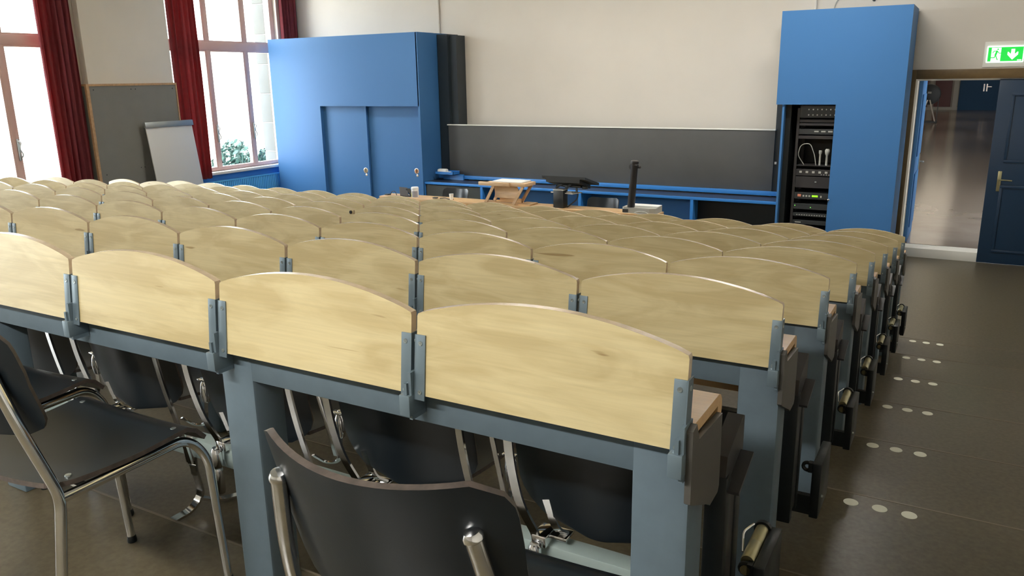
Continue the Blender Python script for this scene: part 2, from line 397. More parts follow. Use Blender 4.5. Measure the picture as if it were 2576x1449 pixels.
# ------------------------------------------------------------------ desk rows
NP, PW = 15, .6
def flap_bm():
    hw = .2925; pts = []; z0, zc, zp = .700, .877, .923
    N = 24
    for k in range(N+1):
        x = hw-2*hw*k/N; pts.append((x, zc+(zp-zc)*(1-(x/hw)**2)))
    r = .007
    pts[0] = (hw-.002, pts[0][1]-.001); pts.insert(0, (hw, zc-r)); pts[-1] = (-hw+.002, pts[-1][1]-.001); pts.append((-hw, zc-r))
    pts += [(-hw, z0), (hw, z0)]
    return pts
def copies(proto_list, n_rows): pass
rowlab = ['nearest the camera, behind the chrome chairs', 'second from the back of the hall', 'third from the back of the hall', 'fourth from the back of the hall',
          'fifth from the back of the hall', 'sixth from the back of the hall', 'second from the lecture desk', 'closest to the lecture desk']
R1 = root('desk_row', (0, 0, TR(1)), 'desk row with raised birch flaps, ' + rowlab[0], 'desk row', 'rows of folding desks')
b = MB(); b.box(-9.0, -.004, .022, .062, .618, .698, bev=.003); b.build('beam', 'steel', R1, local=True)
for k in range(8):
    xc = -.060 if k == 0 else -1.190-1.175*(k-1)
    MB().box(xc-.058, xc+.056, .020, .122, 0, .694, bev=.008).build('post', 'steel', R1, local=True)
MB().box(-9.0, -8.90, .020, .122, 0, .694, bev=.008).build('post', 'steel', R1, local=True)
lp = [(.062, .735), (.190, .735), (.206, .730), (.216, .716), (.217, .698), (.212, .682), (.206, .668), (.206, .535), (.186, .535), (.186, .712), (.062, .712)]
lp = [(.004 if abs(y-.062) < 1e-6 else y, z) for y, z in lp]
MB().prism(lp, 'x', -9.0, -.002).build('ledge', 'beech', R1, local=True)
ep = [(-.018, .612), (-.018, .742), (.008, .752), (.026, .742), (.034, .716), (.176, .706), (.182, .690), (.182, .550), (.165, .540), (.120, .538), (-.004, .604)]
ep = [(-.018, .618), (-.018, .742), (.010, .752), (.028, .742), (.036, .700), (.050, .708), (.178, .706), (.181, .556), (.160, .538), (.118, .536), (.110, .548), (.0, .606)]
ep = [(-.018, .60), (-.018, .742), (.006, .748), (.022, .712), (.178, .703), (.180, .545), (.172, .533), (.118, .530), (.108, .538), (-.006, .592)]
MB().prism(ep, 'x', -.002, .010).build('end_plate', 'plate', R1, local=True)
MB().prism(ep, 'x', -9.012, -9.0).build('end_plate', 'plate', R1, local=True)
SH = .10
def bracket(sign):
    m = MB(); e = sign*.2925; i_ = e-sign*.0235
    m.box(min(e, i_), max(e, i_), -.0035, -.0005, .690, .832, bev=.0006)
    m.box(e, e+sign*.003, -.0035, .026, .690, .832)
    for z in (.814, .708):
        m.lathe([(.0052, 0), (.0048, .0018), (.0015, .0016), (.0012, .0005)], (e-sign*.012, -.0035, z), (0, -1, 0), 1, 10)
        m.lathe([(.0052, 0), (.0048, .0012)], (e+sign*.003, .012, z), (sign, 0, 0), 1, 10)
    m.shear_yz(.88, SH); return m
def lug():
    m = MB(); m.box(-.0225, .0045, -.040, .020, .655, .702, bev=.002); m.box(-.0120, -.0040, -.036, .0, .702, .728); m.box(-.0040, .0040, -.030, .018, .645, .752)
    m.lathe([(.004, 0), (.004, .012)], (-.0035, -.03, .702), (-1, 0, 0), 0, 8); return m
F0 = None
for j in range(NP):
    xc = -PW*j-.3
    if F0 is None:
        fm = MB().prism(flap_bm(), 'y', 0, .018)
        for f in fm.bm.faces:
            if abs(f.normal.y) < .5: f.material_index = 1
        fm.shear_yz(.88, SH); F0 = fm.build('desk_flap', ['birch', 'birch_edge'], R1, local=True)
        F0.data.materials[0] = M['birch']
        # veneer faces keep slot 0, the cut plywood edge slot 1
        for p in F0.data.polygons: p.material_index = 0 if abs(p.normal.y) > .8 else 1
        for s_ in (-1, 1): bracket(s_).build('bracket', ['steel_dk', 'screw'], F0, local=True)
        F0.location.x = xc
        L0 = lug().build('hinge_lug', 'steel_dk', R1, local=True); L0.location.x = -.6*j-.006
    else:
        c = dup(F0, R1); c.location.x = xc
        c = dup(L0, R1); c.location.x = -.6*j
c = dup(L0, R1); c.location.x = -PW*NP+.006
rows = [R1]
for i in range(2, 9):
    r = dup(R1); r.location = (0, ROWY(i), TR(i)); rows.append(r)
    r['label'] = 'desk row with raised birch flaps, ' + rowlab[i-1]
kf = [c for c in rows[4].children if c.name.startswith('desk_flap') and abs(c.location.x+3.9) < .01][0]
KN = MB().lathe([(.013, 0), (.013, .006), (.008, .010)], (.272, -.004, .862), (0, -1, 0)).build('knob', 'plastic_dark', kf, local=True); KN['label'] = 'small black round knob'
# ------------------------------------------------------------------ swing seats hung on the beam in front of the first row
SB = root('seat_beam', (-1.86, .40, TR(2)), 'pale grey steel beam on a chrome foot carrying the swing seats under the nearest desk row', 'seat beam')
MB().box(-9.0, -.05, .36, .42, TR(2)+.205, TR(2)+.275, bev=.004).build('rail', 'beam', SB)
for x in (-1.86, -4.26, -6.66, -8.8):
    m = MB(); z = TR(2)
    m.box(x-.016, x+.016, .352, .36, z+.14, z+.30); m.bar(fillet([(x, .352, z+.18), (x, .375, z+.06), (x-.005, .33, z+.016), (x-.02, .25, z+.006)], .05), .028, .010, 0, (0, 1, 0))
    m.bar(fillet([(x, .36, z+.05), (x+.02, .42, z+.014), (x+.05, .50, z+.006)], .04), .028, .010, 0, (0, 0, 1))
    m.lathe([(.016, 0), (.018, .02), (.018, .07), (.016, .075)], (x, .345, z+.20))
    m.build('foot', 'chrome', SB)
def seat_proto():
    R = root('swing_seat', (-.50, .35, TR(2)), '', 'swing seat', 'swing seats on the pale grey beam')
    cx = .172
    # backrest shell: tall plywood panel, hollow towards the front, rounded lower edge
    rows_ = 16; g = []
    for i in range(rows_+1):
        t = i/rows_; z = .345+.43*t
        wd = .234*math.sqrt(max(0, 1-(1-min(1, (z-.345)/.13))**2.4)) if z < .475 else .234
        wd = max(wd, .03)
        yc = -.005-.085*t
        g.append([(cx+wd*(2*j/14-1), yc+.055*((wd*(2*j/14-1))/.234)**2, z) for j in range(15)])
    MB().sheet(g, .010, 0, 1).build('backrest', ['black', 'ply_edge'], R, local=True)
    g = []
    for i in range(11):
        t = i/10; y = .03+.34*t; wd = .21 if t < .75 else .21*math.sqrt(1-((t-.75)/.25)**2*.75)
        g.append([(cx+wd*(2*j/10-1), y, .385-.012*math.sin(t*PI)+.02*((2*j/10-1)**2)-.02*max(0, t-.7)) for j in range(11)])
    MB().sheet(g, .011, 0, 1).build('seat', ['black', 'ply_edge'], R, local=True)
    m = MB()
    m.bar(fillet([(.0, -.006, .245), (.0, .0, .30), (-.035, -.03, .40), (-.045, -.055, .52), (-.048, -.085, .76)], .05), .024, .008, 0, (0, 1, 0))
    m.box(-.014, .030, -.01, .06, .275, .31, bev=.006); m.lathe([(.015, 0), (.017, .01), (.017, .08), (.014, .09)], (.005, -.025, .13)); m.lathe([(.016, 0), (.018, .01), (.018, .06), (.012, .07)], (.005, -.025, .225))
    m.build('mount', 'chrome', R, local=True)
    m = MB()
    m.bar(fillet([(.405, -.085, .76), (.412, -.06, .52), (.44, -.03, .32), (.46, -.02, .20)], .12), .020, .008, 0, (0, 1, 0))
    m.bar([(.462, -.05, .76), (.495, .02, .36)], .014, .006, 0, (0, 1, 0))
    m.bar(fillet([(.43, -.01, .36), (.445, .03, .318), (.490, .04, .330), (.503, .04, .43)], .03), .012, .005, 0, (0, 1, 0))
    m.lathe([(.003, -.05), (.014, -.04), (.019, -.01), (.016, .02), (.004, .045)], (.498, .045, .455), 'z', 0, 14)
    m.box(.478, .518, .03, .05, .490, .497, bev=.002)
    m.build('side_bar', 'chrome', R, local=True)
    m = MB(); m.bar(fillet([(.06, .05, .30), (.05, .01, .33), (.03, -.005, .42)], .03), .02, .007, 0, (0, 1, 0)); m.box(.0, .075, .02, .07, .29, .302, bev=.004)
    m.build('seat_hinge', 'chrome', R, local=True)
    return R
S0 = seat_proto()
slab = ['rightmost black swing seat under the nearest desk row, beside the end post', 'black swing seat seen just above the foreground chair backrest, second from the aisle',
        'black swing seat behind the middle post of the nearest desk row', 'black swing seat seen over the empty seat of the large left chair', 'leftmost visible black swing seat, partly behind the left chairs']
S0['label'] = slab[0]
prot = S0
for k in range(1, 5):
    c = dup(S0); c.location.x = -.5-.6*k; c['label'] = slab[k]
for ch in list(S0.children):
    if ch.name.startswith('side_bar'): bpy.data.objects.remove(ch)
# ------------------------------------------------------------------ hinge units of the tip-up seats at the aisle ends
def tip_proto():
    R = root('tip_up_seat_end', (0, 0, TR(2)), '', 'tip-up seat end', 'black tip-up seat ends along the aisle')
    m = MB(); m.prism([(.224, .25), (.224, .66), (.232, .70), (.352, .748), (.365, .742), (.365, .25)], 'x', -.022, .012); m.build('folded_seat', 'black_grey', R, local=True)
    m = MB(); m.box(.012, .040, .225, .35, .640, .648, rot=Matrix.Rotation(.35, 3, 'X')); m.build('flange', ['black_grey', 'screw'], R, local=True)
    for y in (.222, .31): MB().box(-.030, .016, y, y+.036, .23, .655, bev=.003).build('upright', 'black_metal', R, local=True)
    m = MB(); m.box(-.035, .055, .352, .372, .205, .270); m.box(.052, .080, .352, .545, .195, .385, bev=.004); m.box(.040, .052, .352, .372, .352, .385)
    m.tube([(.036+.013*math.cos(a), .362, .368+.013*math.sin(a)) for a in [2*PI*k/12 for k in range(12)]], .006, 0, 6, closed=True)
    m.lathe([(.005, 0), (.004, .006)], (.080, .40, .255), (1, 0, 0), 1, 8)
    m.build('support_bracket', ['black_metal', 'screw'], R, local=True)
    m = MB(); m.box(-.45, -.035, .37, .41, .205, .265); m.box(-.47, -.44, .37, .41, 0, .265); m.build('mounting_arm', 'black_metal', R, local=True)
    m = MB(); m.lathe([(.015, 0), (.016, .004), (.016, .075), (.0155, .077), (.016, .079), (.016, .15), (.013, .152)], (.036, .372, .380), (0, 1, 0)); m.lathe([(.021, 0), (.021, .012)], (.036, .524, .380), (0, 1, 0), 1)
    m.lathe([(.012, 0), (.012, .01)], (.036, .352, .368), (0, 1, 0), 0, 12)
    m.build('hinge_pin', ['brass', 'black_metal'], R, local=True)
    m = MB(); m.tube(fillet([(.020, .50, .405), (.004, .46, .400), (.014, .42, .372)], .012), .0028, 0, 6); m.build('spring_hook', 'chrome', R, local=True)
    return R
T0 = tip_proto()
tl = ['black tip-up seat end with brass pin beside the nearest desk row', 'black tip-up seat end without hinge pin, beside the aisle, second nearest',
      'black tip-up seat end with brass pin behind the third desk row end post', 'black tip-up seat end sticking out beside the fourth desk row', 'black tip-up seat end sticking out beside the fifth desk row',
      'black tip-up seat end beside the sixth desk row, second farthest of the line', 'farthest of the black tip-up seat ends along the aisle']
T0['label'] = tl[0]
for i in range(2, 8):
    c = dup(T0); c.location = (0, ROWY(i), TR(i+1)); c['label'] = tl[i-1]
    if i == 2:
        for ch in list(c.children):
            if ch.name.startswith(('hinge_pin', 'spring_hook')): bpy.data.objects.remove(ch)
for ch in list(T0.children):
    if ch.name.startswith('mounting_arm'): bpy.data.objects.remove(ch)
# ------------------------------------------------------------------ floor dots
names = ['nearest', 'second nearest', 'third nearest', 'fourth nearest', 'second farthest', 'farthest']
D0 = MB().lathe([(.027, 0), (.0265, .0012)], (0, 0, 0), 'z', 0, 28).build('floor_dot', 'dot', local=True)
first = True
for a, i in enumerate(range(3, 9)):
    for k, s_ in enumerate(('left', 'middle', 'right')):
        o = D0 if first else D0.copy()
        if not first: COL.objects.link(o)
        first = False
        o.location = (.129+.1002*k, 1.7075+.8203*a, TR(i)+.0003)
        tag(o, '%s round ivory step marker in the %s trio on the aisle floor' % (s_, names[a]), 'floor marker', 'round step markers in the aisle')
# ------------------------------------------------------------------ chrome chairs with black plywood
def chair_proto():
    R = root('stacking_chair', (0, 0, 0), '', 'chair', 'chrome stacking chairs')
    for s_ in (-1, 1):
        m = MB()
        m.tube(fillet([(s_*.225, -.262, .008), (s_*.215, -.188, .43), (s_*.192, -.238, .60), (s_*.166, -.264, .732)], [.03, .06], 6), .0125, 0, 14)
        m.lathe([(.0125, -.004), (.0145, -.002), (.0145, .003), (.011, .008), (.005, .010)], (s_*.166, -.264, .732), (-s_*.15, -.19, .97), 0, 14)
        m.lathe([(.014, 0), (.015, .004), (.015, .010), (.013, .02)], (s_*.225, -.262, 0), 'z', 1, 14)
        m.build('back_leg', ['chrome', 'black_metal'], R, local=True)
        m = MB()
        m.tube(fillet([(s_*.214, -.186, .425), (s_*.205, .155, .425), (s_*.212, .205, .36), (s_*.212, .225, .008)], [.05, .05], 7), .0115, 0, 14)
        m.lathe([(.013, 0), (.014, .004), (.014, .010), (.012, .02)], (s_*.212, .225, 0), 'z', 1, 14)
        m.build('front_leg', ['chrome', 'black_metal'], R, local=True)
    m = MB(); m.bar([(-.21, -.12, .420), (.21, -.12, .420)], .022, .006); m.bar([(-.205, .10, .420), (.205, .10, .420)], .022, .006); m.build('cross_bar', 'chrome', R, local=True)
    g = []
    for i in range(17):
        t = i/16; y = -.205+.40*t
        wd = .225-.008*(1-t)
        if t < .12: wd *= math.sqrt(1-((.12-t)/.12)**2*.25)
        z = .449-.010*math.sin(PI*min(1, t*1.15)) - (.0 if t < .86 else .038*((t-.86)/.14)**2)
        g.append([(wd*(2*j/16-1), y-(.018*(1-(2*j/16-1)**2) if t < .3 else 0)*(1-t/.3), z+.006*(2*j/16-1)**2) for j in range(17)])
    m = MB(); m.sheet(g, .011, 0, 1)
    so2 = m.build('seat', ['black', 'ply_edge'], R, local=True)
    for x, y in ((-.19, -.15), (.19, -.15), (-.19, .13), (.19, .13)):
        MB().lathe([(.008, 0), (.007, .003), (.002, .0035)], (x, y, .455), 'z', 0, 12).build('screw', 'screw', so2, local=True)
    g = []
    for i in range(15):
        t = i/14; z = .565+.225*t
        e = .212
        for q in (t, 1-t):
            if q < .2: e = min(e, .212-.045*(1-math.sqrt(1-((.2-q)/.2)**2)))
        yb = -.205-.30*(z-.565)
        g.append([(e*(2*j/18-1), yb-.042+.072*((2*j/18-1)**2)*(e/.212)**2, z+(.012*(2*j/18-1)**2*(1 if t > .5 else 0))) for j in range(19)])
    m = MB(); m.sheet(g, .010, 0, 1)
    bo = m.build('backrest', ['black', 'ply_edge'], R, local=True)
    for x in (-.165, .165): MB().lathe([(.007, 0), (.006, .003), (.002, .0035)], (x, -.245, .70), (0, 1, -.3), 0, 12).build('screw', 'screw', bo, local=True)
    done = set()
    for o in [c for c in R.children] + [g for c in R.children for g in c.children]:
        if o.data.name not in done:
            done.add(o.data.name)
            for v in o.data.vertices: v.co.z *= 1.09
    return R
C0 = chair_proto(); z = TR(1)
C0.location = (-1.505, -.222, z); C0['label'] = 'chrome and black plywood chair whose whole seat shows at the left edge'
for loc, rz, lab in (((-.272, -.292, z), 0, 'chrome and black plywood chair seen from behind in the bottom centre foreground'),
                     ((-2.06, -.14, z), .06, 'black plywood chair at the far left edge, pushed in next to the large left chair'),
                     ((-5.83, 7.76, 0), PI, 'dark chair behind the lecture desk, between the bottle and the wooden lectern'),
                     ((-3.60, 7.76, 0), PI, 'dark chair behind the lecture desk, between the monitor and the document camera')):
    c = dup(C0); c.location = loc; c.rotation_euler.z = rz; c['label'] = lab
    if rz > 3: c.scale.z = .92
# ------------------------------------------------------------------ left cabinet with two sliding doors
CY = 9.0
LC = root('wall_cabinet', (-8.68, 9.4, 0), 'tall blue lacquered cabinet with two recessed sliding doors, left of the blackboard', 'cabinet')
m = MB(); CZ = 2.985
m.box(-10.235, -9.16, CY, CY+.02, 0, CZ); m.box(-9.16, -7.135, CY, CY+.02, 1.885, CZ); m.box(-7.15, -7.115, CY, 9.44, 0, CZ); m.box(-7.135, -7.13, CY, CY+.02, 1.885, CZ)
m.box(-10.235, -10.215, CY+.02, YF-.004, 0, CZ); m.box(-10.215, -7.15, CY+.02, YF-.004, CZ-.02, CZ); m.box(-9.18, -9.16, CY+.02, CY+.3, 0, 1.885); m.box(-9.16, -7.15, CY+.02, CY+.3, 1.885, 1.905)
m.box(-7.15, -7.13, 9.44, YF-.004, 0, CZ)
m.build('carcass', 'blue', LC)
def pull(parent, x, z, y, lin):
    h = MB(); h.lathe([(.044, 0), (.046, .003), (.036, .006), (.034, .001)], (x, y, z), (0, -1, 0), 0, 28)
    h.lathe([(.034, 0), (.034, .002)], (x, y-.0005, z), (0, -1, 0), 1, 28); h.box(x-.004, x+.004, y-.012, y, z-.032, z+.032, mi=2, bev=.002)
    h.lathe([(.020, 0), (.021, .003), (.016, .005)], (x+.012, y, z-.072), (0, -1, 0), 0, 20)
    h.build('recessed_pull', ['ring', lin, 'brown'], parent)
dA = MB(); dA.box(-9.159, -8.245, CY+.070, CY+.110, .02, 1.884); dA = dA.build('sliding_door', 'blue', LC); pull(dA, -8.322, .845, CY+.070, 'creampull')
dB = MB(); dB.box(-8.30, -7.151, CY+.125, CY+.165, .02, 1.884); dB = dB.build('sliding_door', 'blue', LC); pull(dB, -7.322, .868, CY+.125, 'pink')
# right cabinet with open bay and equipment rack
RC = root('rack_cabinet', (-1.05, 9.4, 0), 'tall blue cabinet with an open equipment bay, right of the blackboard beside the door', 'cabinet')
m = MB(); m.box(-1.76, -.352, CY, CY+.022, 1.918, 3.0); m.box(-1.078, -.352, CY, CY+.022, 0, 1.918); m.box(-.372, -.352, CY+.022, YF-.04, 0, 3.0); m.box(-1.69, -.372, CY+.022, YF-.004, 2.98, 3.0)
m.box(-1.69, -1.665, CY+.02, YF-.004, 0, 1.918); m.box(-1.69, -1.665, CY+.022, YF-.004, 1.918, 2.98)
m.build('carcass', 'blue', RC)
m = MB(); m.box(-1.665, -1.60, CY+.12, YF-.05, 0, 1.918); m.box(-1.60, -.372, YF-.05, YF-.02, 0, 1.918); m.box(-1.665, -.372, CY+.022, YF-.05, 1.918, 1.93); m.build('bay_lining', 'black_metal', RC)
m = MB(); m.lathe([(.012, 0), (.012, .012), (.007, .016)], (-1.07, CY, .79), (0, -1, 0), 0, 14); m.bar([(-1.07, CY-.014, .82), (-1.07, CY-.014, .76)], .008, .004); m.box(-1.12, -1.07, CY-.012, CY-.006, .788, .800); m.build('latch', 'chrome', RC)
RK = root('equipment_rack', (-1.3, 9.4, 0), 'black audio equipment rack standing in the open bay of the right blue cabinet', 'equipment rack')
m = MB()
for x in (-1.535, -.98): m.box(x, x+.03, 9.17, 9.20, 0, 1.90); m.box(x, x+.03, 9.60, 9.63, 0, 1.90)
m.box(-1.535, -.95, 9.17, 9.63, 0, .05); m.box(-1.535, -.95, 9.17, 9.63, 1.87, 1.90); m.build('rack_frame', 'black_grey', RK)
ux0, ux1 = -1.500, -.985
def unit(nm, z0, z1, extra=None, base='plastic_dark', mats=()):
    m = MB(); m.box(ux0, ux1, 9.165, 9.50, z0, z1, bev=.002); m.box(ux0, ux1, 9.158, 9.165, z0+.003, z1-.003)
    if extra: extra(m)
    return m.build(nm, [base, *mats], RK)
def knobs(m):
    for r_ in range(2):
        for k in range(9): m.lathe([(.009, 0), (.008, .014)], (-1.40+.05*k, 9.158, 1.79+.065*r_), (0, -1, 0), 1 if (k+r_) % 2 else 2, 10)
unit('mixer', 1.755, 1.885, knobs, mats=('screw', 'plastic_white'))
def grey_keys(m):
    for k in range(4): m.box(-1.32+.08*k, -1.27+.08*k, 9.150, 9.158, 1.585, 1.60, mi=1)
unit('disc_player', 1.555, 1.62, grey_keys, mats=('plastic_grey',)); unit('shelf_unit', 1.66, 1.69, None, 'black_grey'); unit('blank_panel', 1.70, 1.735, None, 'black_grey'); unit('blank_panel', 1.50, 1.54, None, 'black_grey')
m = MB(); m.box(ux0, ux1, 9.165, 9.55, 1.17, 1.18); m.tube(fillet([(-1.42, 9.2, 1.18), (-1.50, 9.18, 1.30), (-1.47, 9.18, 1.43), (-1.36, 9.18, 1.45), (-1.30, 9.19, 1.30), (-1.28, 9.2, 1.18)], .05), .005, 1, 6)
m.lathe([(.014, 0), (.014, .12), (.026, .14), (.03, .18), (.02, .20)], (-1.16, 9.22, 1.18), 'z', 1, 14); m.lathe([(.012, 0), (.012, .13), (.02, .15), (.02, .18)], (-1.24, 9.22, 1.18), 'z', 1, 14)
m.build('microphone_shelf', ['black_grey', 'plastic_grey'], RK)
def amp(m):
    for k in range(5): m.box(-1.46+.075*k, -1.43+.075*k, 9.150, 9.158, 1.085, 1.11, mi=1)
    for k in range(6): m.lathe([(.006, 0), (.006, .008)], (-1.20+.03*k, 9.158, 1.07), (0, -1, 0), 1, 8)
unit('matrix_switch', 1.05, 1.13, amp, 'black_grey', ('plastic_grey',)); unit('amplifier', .90, 1.04, lambda m: m.box(-1.27, -1.25, 9.150, 9.158, .97, .985, mi=1), 'black_grey', ('screw',))
def lcdf(m):
    m.box(-1.29, -1.22, 9.152, 9.158, .79, .812, mi=1); m.box(-1.46, -1.42, 9.150, 9.158, .79, .82, mi=2)
    for k in range(3): m.box(-1.40+.035*k, -1.38+.035*k, 9.150, 9.158, .79, .81, mi=3)
    m.box(-1.19, -1.175, 9.150, 9.158, .785, .81, mi=3)
unit('tuner', .76, .84, lcdf, 'plastic_dark', ('lcd', 'ledr', 'plastic_grey'))
unit('network_switch', .63, .70, lambda m: (m.box(-1.488, -1.481, 9.152, 9.158, .672, .679, mi=1), m.box(-1.30, -1.293, 9.152, 9.158, .655, .662, mi=1)), 'plastic_dark', ('led',))
unit('patch_panel', .54, .585, lambda m: [m.box(-1.46+.03*k, -1.445+.03*k, 9.150, 9.158, .555, .565, mi=1) for k in range(14)], 'plastic_dark', ('plastic_grey',))
unit('patch_panel', .44, .49, lambda m: m.box(-1.47, -1.40, 9.150, 9.158, .46, .47, mi=1), 'plastic_dark', ('plastic_grey',)); unit('amplifier', .20, .38, None)
# ------------------------------------------------------------------ blackboard and front bench
BB = root('blackboard', (-4.4, 9.6, 0), 'wide dark grey sliding blackboard between the two blue cabinets', 'blackboard')
MB().box(-6.935, -1.855, 9.50, 9.535, .74, 1.572, bev=.003).build('writing_surface', 'slate', BB)
MB().box(-6.955, -1.85, 9.49, 9.535, 1.572, 1.590, bev=.003).build('top_rail', 'white', BB)
m = MB(); m.box(-7.12, -6.93, 9.54, YF, .02, 2.965); m.box(-6.93, -6.80, 9.60, YF, .02, 2.945); m.box(-6.935, -6.925, 9.535, 9.60, .02, 2.96); m.build('guide_column', 'slate_dk', BB)
MB().box(-1.86, -1.70, 9.54, YF, .02, 2.965).build('guide_column', 'slate_dk', BB)
MB().box(-1.845, -1.82, 9.525, 9.545, 1.14, 1.17).build('latch', 'white', BB)
FB = root('front_bench', (-4.4, 9.3, 0), 'long low blue bench with open compartments and raised chalk ledge under the blackboard', 'bench')
m = MB(); m.box(-7.112, -1.692, 9.03, 9.06, .685, .722, bev=.002)
m.box(-6.075, -6.035, 9.03, 9.40, 0, .685); m.box(-4.43, -4.388, 9.03, 9.40, 0, .685); m.box(-2.795, -2.755, 9.03, 9.40, 0, .685); m.box(-7.112, -7.10, 9.03, 9.40, 0, .685); m.build('frame', 'blue_edge', FB)
MB().box(-7.112, -1.692, 9.06, 9.47, .695, .720).build('bench_top', 'benchtop', FB)
MB().box(-6.035, -2.795, 9.40, 9.42, 0, .685).build('back_panel', 'blue', FB)
MB().box(-7.10, -6.085, 9.05, 9.07, 0, .672).build('drawer_front', 'dkpanel', FB); MB().box(-2.755, -1.70, 9.25, 9.27, 0, .68).build('back_panel', 'black_metal', FB)
MB().box(-7.112, -1.700, 9.44, 9.498, .735, .790, bev=.002).build('chalk_ledge', 'blue_edge', FB)
TRY = root('chalk_tray', (-6.8, 9.35, .722), 'small blue tray standing on the left end of the bench', 'tray')
m = MB(); m.box(-7.04, -6.70, 9.24, 9.43, .812, .820); m.box(-7.04, -6.70, 9.24, 9.246, .812, .862); m.box(-7.04, -6.70, 9.424, 9.43, .812, .868); m.box(-6.708, -6.70, 9.24, 9.43, .812, .862); m.box(-7.0, -6.62, 9.40, 9.436, .722, .812)
m.build('tray_box', 'blue_edge', TRY)
m = MB(); m.box(-7.03, -6.86, 9.27, 9.36, .821, .900, bev=.022); m.box(-6.87, -6.79, 9.30, 9.34, .845, .862, bev=.006); tag(m.build('board_eraser', 'plastic_white'), 'pale white eraser lying in the small blue tray', 'eraser')
# wall conduits, cable and hook above the cabinets
for x, lab in ((-7.27, 'thin cream conduit running up the wall above the left blue cabinet'), (-1.53, 'thin cream conduit running up the wall above the right blue cabinet')):
    tag(MB().tube([(x, YF-.016, 2.99), (x, YF-.016, ZC)], .016, 0, 10).build('wall_conduit', 'wall'), lab, 'conduit', 'conduits on the front wall')
tag(MB().tube(fillet([(-1.32, YF-.01, 2.98), (-1.30, YF-.012, 3.14), (-1.18, YF-.012, 3.24), (-1.0, YF-.012, 3.30)], .08), .006, 0, 8).build('cable', 'plastic_grey'), 'thin grey cable rising out of the top of the right blue cabinet', 'cable')
tag(MB().lathe([(.018, 0), (.018, .02), (.010, .03)], (-.86, YF, 3.135), (0, -1, 0)).build('wall_plug', 'plastic_dark'), 'small dark round plug on the wall above the right blue cabinet', 'plug')
# exit sign
EX = root('exit_sign', (.585, YF-.03, 2.37), 'lit green exit sign with running figure and down arrow above the door', 'exit sign')
x0, x1, z0, z1, yy = .405, .775, 2.365, 2.550, YF
MB().box(x0-.03, x1+.03, yy-.012, yy, z0-.05, z1+.05, bev=.004).build('back_box', 'white', EX)
MB().box(x0, x1, yy-.030, yy-.012, z0, z1, bev=.006).build('light_panel', 'exit_white', EX)
yf = yy-.0305
g = MB(); g.box(x0+.012, x0+.045, yf-.001, yf, z0+.014, z1-.014); g.box(x0+.140, x1-.012, yf-.001, yf, z0+.014, z1-.014); g.box(x0+.045, x0+.140, yf-.001, yf, z1-.020, z1-.014)
g.build('green_field', 'green', EX)
def P(u, v): return (x0+.012+u, z0+.014+v)
f = MB(); yq = yf-.0012
f.lathe([(.0085, 0), (.0085, .001)], (x0+.108, yf, z0+.148), (0, -1, 0), 0, 16)
def limb(pts, wd): f.bar([(x0+a, yq, z0+b_) for a, b_ in pts], .002, wd, 0, (0, 0, 1)) if False else [seg(p, q, wd) for p, q in zip(pts, pts[1:])]
def seg(p, q, wd):
    (a, b_), (c_, d_) = p, q; L_ = math.hypot(c_-a, d_-b_) or 1; nx, nz = -(d_-b_)/L_*wd/2, (c_-a)/L_*wd/2
    ex, ez = (c_-a)/L_*wd*.3, (d_-b_)/L_*wd*.3
    f.prism([(x0+a+nx-ex, z0+b_+nz-ez), (x0+c_+nx+ex, z0+d_+nz+ez), (x0+c_-nx+ex, z0+d_-nz+ez), (x0+a-nx-ex, z0+b_-nz-ez)], 'y', yq, yf)
limb([(.100, .128), (.088, .085)], .020); limb([(.104, .128), (.072, .130), (.058, .108)], .008); limb([(.102, .126), (.122, .105), (.142, .106)], .008)
limb([(.090, .088), (.078, .055), (.040, .055)], .010); limb([(.088, .088), (.098, .060), (.112, .030)], .010)
f.build('running_figure', 'green', EX)
a = MB(); cx_ = x0+.258; cz_ = z0+.03
a.prism([(cx_, cz_), (cx_+.052, cz_+.055), (cx_+.052, cz_+.085), (cx_+.046, cz_+.088), (cx_+.018, cz_+.062), (cx_+.018, cz_+.118), (cx_-.018, cz_+.118), (cx_-.018, cz_+.062), (cx_-.046, cz_+.088), (cx_-.052, cz_+.085), (cx_-.052, cz_+.055)], 'y', yf-.002, yf-.001)
a.box(x1-.062, x1-.020, yf-.002, yf-.001, z0+.020, z0+.030)
a.build('arrow', 'exit_white', EX)
# ------------------------------------------------------------------ left wall furnishings
def curtain(y0, y1, lab, folds, seed, x=XL+.075):
    rnd = random.Random(seed); N = folds*10; zs = [.79, 1.0, 1.6, 2.4, 3.2, 4.25]; g = []
    ph = [rnd.uniform(-.4, .4) for _ in range(folds+1)]
    for z_ in zs:
        row = []
        for j in range(N+1):
            t = j/N; a_ = t*folds*2*PI+ph[int(t*folds*.999)]*.6
            row.append((x+.038*math.sin(a_)+.012*math.sin(a_*2.3+seed)+.006*math.sin(z_*2+j), y0+(y1-y0)*t+.006*math.sin(z_*1.3+j*.5), z_))
        g.append(row)
    return tag(MB().sheet(g, .004).build('curtain', 'red', angle=80), lab, 'curtain', 'dark red curtains by the windows')
curtain(5.12, 5.595, 'dark red curtain left of the grey wall panel, bright red on its window edge', 6, 1)
curtain(7.10, 7.62, 'dark red curtain between the grey wall panel and the second window', 6, 2)
curtain(9.42, 9.83, 'short visible piece of dark red curtain above the left blue cabinet', 5, 3)
PB = root('pinboard', (XL+.15, 6.3, .3), 'large grey felt board with oak trim wrapped around the wall pier behind the flipchart', 'pinboard')
xf = XL+.12
m = MB(); m.box(xf+.001, xf+.035, 5.655, 7.055, .3, 2.27); m.box(XL+.01, xf+.001, 5.625, 5.655, .3, 2.27); m.build('felt_panel', 'pin', PB)
